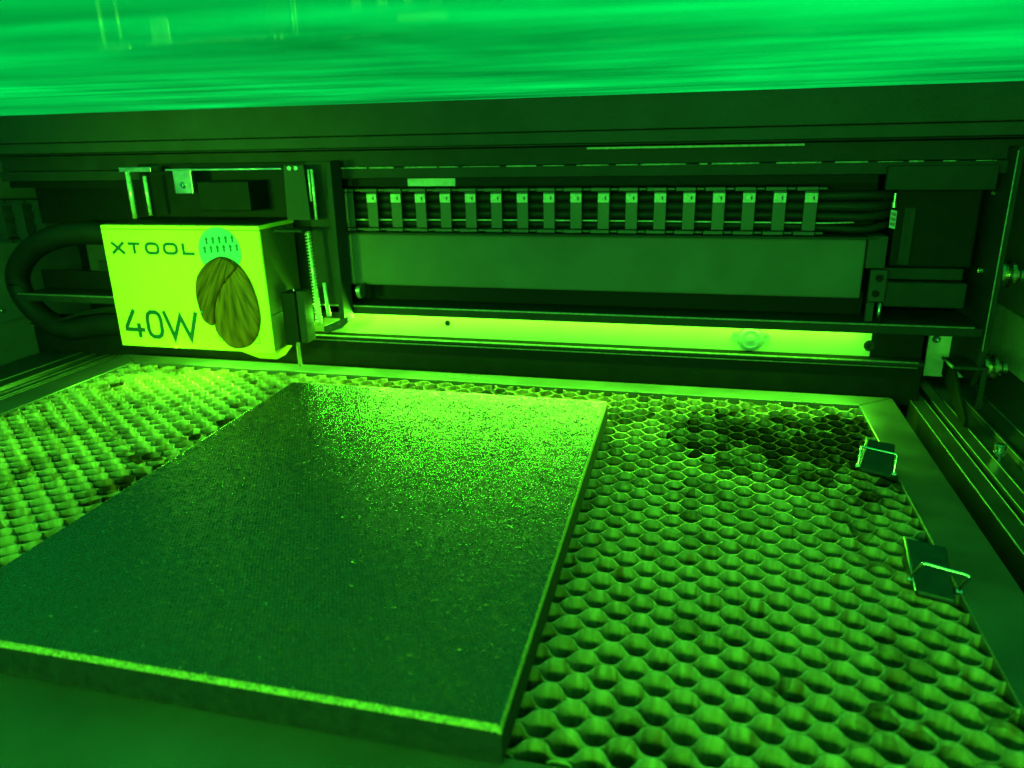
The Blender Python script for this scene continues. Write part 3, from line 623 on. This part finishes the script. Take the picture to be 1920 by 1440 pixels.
for i in range(10):
    x = -0.646 + i * 0.0225
    l = bx('link_bar', x - 0.005, x + 0.005, 0.2060, 0.2072, 0.0820, 0.1165, 'link', LC, 0.0004)
    for zz in (0.0790, 0.1150):
        bx('side_plate', x - 0.0105, x + 0.0085, 0.2055, 0.2260, zz, zz + 0.0030, 'link', l, 0.0005)
    for q in range(3): lathe('cable_end', [(0, 0.0038), (-0.0012, 0.0036), (-0.0016, 0.0026)], 'y', (x + 0.0110, 0.2150, 0.0880 + q * 0.0105), 'steel_dull', l, 12)

# ------------------------------------------------------------------ hose
hp = [(-0.428, 0.150, 0.0240), (-0.455, 0.152, 0.0215), (-0.482, 0.155, 0.0190), (-0.520, 0.157, 0.0135), (-0.5480, 0.160, 0.0210), (-0.5650, 0.160, 0.0400), (-0.5660, 0.160, 0.0600), (-0.5480, 0.160, 0.0790), (-0.5200, 0.160, 0.0910), (-0.4900, 0.162, 0.0950), (-0.455, 0.165, 0.0930), (-0.432, 0.168, 0.090)]
hs = thing('hose', (0, 0, 0), 'thick black corrugated hose looping out from behind the laser head', 'hose')
path = smooth_path(hp, 18)
tb('hose_tube', path, 0.0095, 'rubber', hs, 18, rads=[0.0090 + 0.0007 * (i % 2) for i in range(len(path))])
for i in range(3): tag(tb('cable', smooth_path([(-0.424, 0.140, 0.031 + i * 0.0028), (-0.455, 0.142, 0.034 + i * 0.0018), (-0.49, 0.146, 0.030 + i * 0.001), (-0.53, 0.152, 0.020)], 8), 0.0009, 'rubber', None, 8), ['thin black cable under two others beside the hose', 'thin black cable between two others beside the hose', 'thin black cable above two others beside the hose'][i], 'cable', 'thin cables beside the hose')
# valve block behind the hose
vb = thing('end_bracket', (0, 0, 0), 'dark upright gantry end bracket seen through the hose loop', 'bracket')
bx('bracket_body', -0.512, -0.425, 0.1830, 0.1990, 0.0445, 0.0880, 'charcoal', vb, 0.001)
bx('bracket_box', -0.470, -0.420, 0.1700, 0.1826, 0.0460, 0.0900, 'black', vb, 0.001)
pl = bx('bracket_face', -0.500, -0.478, 0.1800, 0.1826, 0.0500, 0.0690, 'dark', vb, 0.0006)
for zz in (0.0540, 0.0650): screw('screw', (-0.486, 0.1800, zz), '-y', 0.0012, 0.0010, 'steel', pl)
wp = tag(bx('side_plate_cover', -0.6590, -0.6560, 0.02, 0.25, 0.0000, 0.0480, 'wallgrey', None, 0.0006), 'grey sheet cover low on the end wall next to the hose loop', 'cover')
screw('screw', (-0.6560, 0.155, 0.0080), 'x', 0.0036, 0.0026, 'steel', wp); screw('screw', (-0.6560, 0.215, 0.0120), 'x', 0.0022, 0.0016, 'steel_dull', wp)

# ------------------------------------------------------------------ laser head and carriage
H = thing('laser_head', (0, 0, 0), 'pale boxy laser head with raised lettering and dark carriage behind it', 'laser head')
hx0, hx1 = -0.4165, -0.2880
bx('front_panel', hx0, hx1, 0.1000, 0.1022, 0.0190, 0.1058, 'head', H, 0.0004)
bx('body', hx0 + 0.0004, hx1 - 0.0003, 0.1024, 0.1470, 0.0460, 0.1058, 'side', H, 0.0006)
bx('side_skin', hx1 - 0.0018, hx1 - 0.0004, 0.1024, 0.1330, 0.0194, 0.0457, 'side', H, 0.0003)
bx('top_cap', hx0, hx1, 0.1000, 0.1470, 0.1062, 0.1088, 'head', H, 0.0004)
bx('cap_cover', hx0 + 0.002, hx1 - 0.002, 0.1030, 0.1465, 0.1090, 0.1100, 'black', H, 0.0003)
letters('XTOOL', [(-0.4100, -0.3988), (-0.3954, -0.3858), (-0.3812, -0.3698), (-0.3662, -0.3545), (-0.3505, -0.3410)], 0.0886, 0.0966, 0.0021, 'xz', 0.1004, 0.0997, 'letter', H)
letters('40W', [(-0.4110, -0.3935), (-0.3912, -0.3775), (-0.3760, -0.3470)], 0.0258, 0.0470, 0.0031, 'xz', 0.1004, 0.0998, 'letter', H)
# slot outline around the ornament's lower edge
bm = bmesh.new(); stroke(bm, [(-0.3318, 0.0320), (-0.3300, 0.0265), (-0.3270, 0.0262)], 0.0004, 'xz', 0.1004, 0.0998); stroke(bm, [(-0.2990, 0.0330), (-0.2978, 0.0262), (-0.3020, 0.0255)], 0.0004, 'xz', 0.1004, 0.0998)
bmesh.ops.recalc_face_normals(bm, faces=bm.faces[:]); link('slot_outline', bm, 'dark', H)
# nozzle cone under the body
def cone4(name, x0, x1, y0, y1, zt, x2, x3, y2, y3, zb, mt, parent):
    bm = bmesh.new(); A = [bm.verts.new(p) for p in ((x0, y0, zt), (x1, y0, zt), (x1, y1, zt), (x0, y1, zt))]; B = [bm.verts.new(p) for p in ((x2, y2, zb), (x3, y2, zb), (x3, y3, zb), (x2, y3, zb))]
    bm.faces.new(A); bm.faces.new(B)
    for i in range(4): bm.faces.new((A[i], A[(i + 1) % 4], B[(i + 1) % 4], B[i]))
    bmesh.ops.recalc_face_normals(bm, faces=bm.faces[:]); bevel(bm, 0.0006, 2); return link(name, bm, mt, parent)
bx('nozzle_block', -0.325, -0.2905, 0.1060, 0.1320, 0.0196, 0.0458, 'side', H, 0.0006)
cone4('nozzle', -0.325, -0.289, 0.1060, 0.1320, 0.0192, -0.311, -0.296, 0.1160, 0.1280, 0.0095, 'head', H)
# probe
pb = prism('probe_block', [(0.1160, 0.0600), (0.1300, 0.0600), (0.1300, 0.0245), (0.1160, 0.0205)], -0.2870, -0.2760, 'x', 'black', H, 0.0008)
bx('probe_guide', -0.2758, -0.2700, 0.1180, 0.1300, 0.0225, 0.0610, 'dark', H, 0.0007)
lathe('set_screw', [(0, 0.0010), (0.0012, 0.0010), (0.0016, 0.0006)], 'z', (-0.2800, 0.1230, 0.0600), 'steel', pb, 12)
lathe('probe_pin', [(0.0240, 0.0016), (0.0075, 0.0016), (0.0068, 0.0013), (0.0045, 0.0002)], 'z', (-0.2765, 0.1150, 0), 'steel', H, 14)
# carriage plates
bx('carriage_plate', -0.2760, -0.2520, 0.1500, 0.1540, 0.0340, 0.1490, 'dark', H, 0.0006)
bx('carriage_plate', -0.4200, -0.2765, 0.1520, 0.1560, 0.0300, 0.1490, 'black', H, 0.0006)
bx('carriage_cheek', -0.2510, -0.2470, 0.1330, 0.1490, 0.0345, 0.1500, 'dark', H, 0.0006)
fo = prism('carriage_foot', [(-0.2640, 0.0320), (-0.2640, 0.0262), (-0.2500, 0.0310), (-0.2440, 0.0360), (-0.2440, 0.0400), (-0.2510, 0.0372)], 0.1320, 0.1345, 'y', 'charcoal', H, 0.0003)
for xx, zz in ((-0.2585, 0.0318), (-0.2510, 0.0348)): lathe('hole', [(0, 0.0012), (-0.0003, 0.0012), (-0.0003, 0.0001)], 'y', (xx, 0.1320, zz), 'ink', fo, 12)
bp_ = prism('upright_bracket', [(-0.2810, 0.1475), (-0.2655, 0.1475), (-0.2640, 0.1100), (-0.2825, 0.1100)], 0.1290, 0.1306, 'y', 'charcoal', H, 0.0003)
for xx in (-0.2762, -0.2710): screw('screw', (xx, 0.1290, 0.1455), '-y', 0.0018, 0.0010, 'steel_dull', bp_)
bx('bracket_shelf', -0.2860, -0.2640, 0.1150, 0.1300, 0.1030, 0.1046, 'dark', H, 0.0003)
bx('top_rail', -0.3760, -0.2820, 0.1270, 0.1290, 0.1447, 0.1460, 'steel_dull', H, 0.0002)
bx('bearing_block', -0.3500, -0.3080, 0.1250, 0.1480, 0.1165, 0.1370, 'black', H, 0.001)
tbk = bx('metal_tab', -0.3712, -0.3560, 0.1285, 0.1298, 0.1285, 0.1462, 'steel_dull', H, 0.0004)
screw('screw', (-0.3632, 0.1285, 0.1345), '-y', 0.0022, 0.0020, 'steel', tbk)
for (xa, ra, zb, zt) in ((-0.4108, 0.0019, 0.1105, 0.1446), (-0.3967, 0.0014, 0.1128, 0.1412), (-0.2600, 0.0010, 0.1104, 0.1446), (-0.2626, 0.0007, 0.1230, 0.1446)):
    tb('guide_rod', [(xa, 0.1300, zb), (xa, 0.1300, zt)], ra, 'rod', H, 16)
bx('rod_block', -0.4180, -0.3900, 0.1295, 0.1420, 0.1440, 0.1475, 'steel_dull', H, 0.0004)
# lead screw with its spring
tb('lead_screw', [(-0.2660, 0.1300, 0.0330), (-0.2680, 0.1300, 0.1040)], 0.0010, 'rod', H, 12)
hel = []
for i in range(30 * 12 + 1):
    t = i / 12; hel.append((-0.2660 - 0.0020 * t / 30 + 0.0019 * math.cos(2 * math.pi * t), 0.1300 + 0.0019 * math.sin(2 * math.pi * t), 0.0350 + t * 0.0680 / 30))
tb('spring', hel, 0.00055, 'rod', H, 6)
tb('guide_rod', [(-0.2588, 0.1320, 0.0400), (-0.2600, 0.1320, 0.0650)], 0.0014, 'rod', H, 14)
lathe('wheel', [(0, 0.0060), (-0.003, 0.0060), (-0.0034, 0.0030), (-0.0050, 0.0028), (-0.0050, 0.0001)], 'x', (-0.2395, 0.1520, 0.0560), 'steel_dull', H, 22)

# ------------------------------------------------------------------ sticker and ornament on the head
st = thing('round_sticker', (0, 0, 0), 'round pale sticker printed with small upright arrows on the laser head', 'sticker')
lathe('disc', [(0, 0.0166), (-0.0005, 0.0166), (-0.0006, 0.0160), (-0.0006, 0.0001)], 'y', (-0.3203, 0.0998, 0.0914), 'sticker', st, 48)
for i in range(6):
    for r_ in range(2):
        ax = -0.3346 + i * 0.00515 + (0.0028 if r_ == 1 else 0); az = 0.0985 - r_ * 0.0058 + i * 0.00035
        if (ax + 0.3203) ** 2 + (az - 0.0914) ** 2 > 0.0152 ** 2: continue
        prism('arrow', [(ax - 0.00075, az - 0.0026), (ax + 0.00075, az - 0.0026), (ax + 0.00075, az + 0.0004), (ax + 0.0016, az + 0.0004), (ax, az + 0.0028), (ax - 0.0016, az + 0.0004), (ax - 0.00075, az + 0.0004)], 0.09918, 0.09905, 'y', 'arrow', st)
OUT = [(-0.3206, 0.088), (-0.3293, 0.0836), (-0.337, 0.0756), (-0.3399, 0.0691), (-0.3411, 0.0611), (-0.3406, 0.0546), (-0.3387, 0.044), (-0.3356, 0.0405), (-0.3322, 0.0389), (-0.3312, 0.0336), (-0.3267, 0.0271), (-0.321, 0.0224), (-0.3138, 0.0217), (-0.3052, 0.0248), (-0.2988, 0.0317), (-0.2951, 0.0416), (-0.2946, 0.0521), (-0.2962, 0.0624), (-0.2999, 0.0733), (-0.3064, 0.0825), (-0.3137, 0.087)]
LOBE = [(-0.3089, 0.0778), (-0.312, 0.0746), (-0.3196, 0.0665), (-0.3252, 0.0567), (-0.3281, 0.0469), (-0.3297, 0.0399)]
orn = thing('wooden_shell', (0, 0, 0), 'oval carved wooden shell with overlapping ribbed lobes stuck on the laser head', 'ornament')
def dome(name, outline, cxz, h, y0, mt, parent, rings=14, apex=None, k_=0.0, amp=0.0):
    bm = bmesh.new(); n = len(outline); c = Vector(cxz); R_ = []
    for k in range(rings):
        t = k / rings; hh = h * math.sin(t * math.pi / 2) ** 0.7; q = math.cos(t * math.pi / 2)
        ring = []
        for a, b in outline:
            p = c + (Vector((a, b)) - c) * q
            rid = amp * math.sin(k_ * math.atan2(p.x - apex[0], apex[1] - p.y)) * min(1, t * 3)
            ring.append(bm.verts.new((p.x, y0 - hh - rid, p.y)))
        R_.append(ring)
    tip = bm.verts.new((c.x, y0 - h, c.y))
    for A, B in zip(R_, R_[1:]):
        for i in range(n): bm.faces.new((A[i], A[(i + 1) % n], B[(i + 1) % n], B[i]))
    for i in range(n): bm.faces.new((R_[-1][i], R_[-1][(i + 1) % n], tip))
    bm.faces.new(R_[0][::-1])
    bmesh.ops.recalc_face_normals(bm, faces=bm.faces[:])
    return link(name, bm, mt, parent, True)
def dense(pts, sub=5, closed=True):
    P = [Vector((a, b, 0)) for a, b in pts]
    if closed: P = P + [P[0]]
    return [(p.x, p.y) for p in smooth_path(P, sub)][:-1 if closed else None]
dome('back_lobe', dense(OUT), (-0.3150, 0.0540), 0.0046, 0.0990, 'wood_b', orn, 16, (-0.3150, 0.0900), 34, 0.00022)
left = OUT[0:9] + LOBE[::-1] + [(-0.3062, 0.0815), (-0.3100, 0.0850), OUT[20]]
dome('front_lobe', dense(left), (-0.3295, 0.0640), 0.0032, 0.0952, 'wood_a', orn, 12, (-0.3000, 0.1150), 60, 0.00018)
lathe('stud', [(0, 0.0012), (-0.0010, 0.0010), (-0.0015, 0.0004)], 'y', (-0.3362, 0.0926, 0.0495), 'steel', orn, 12)
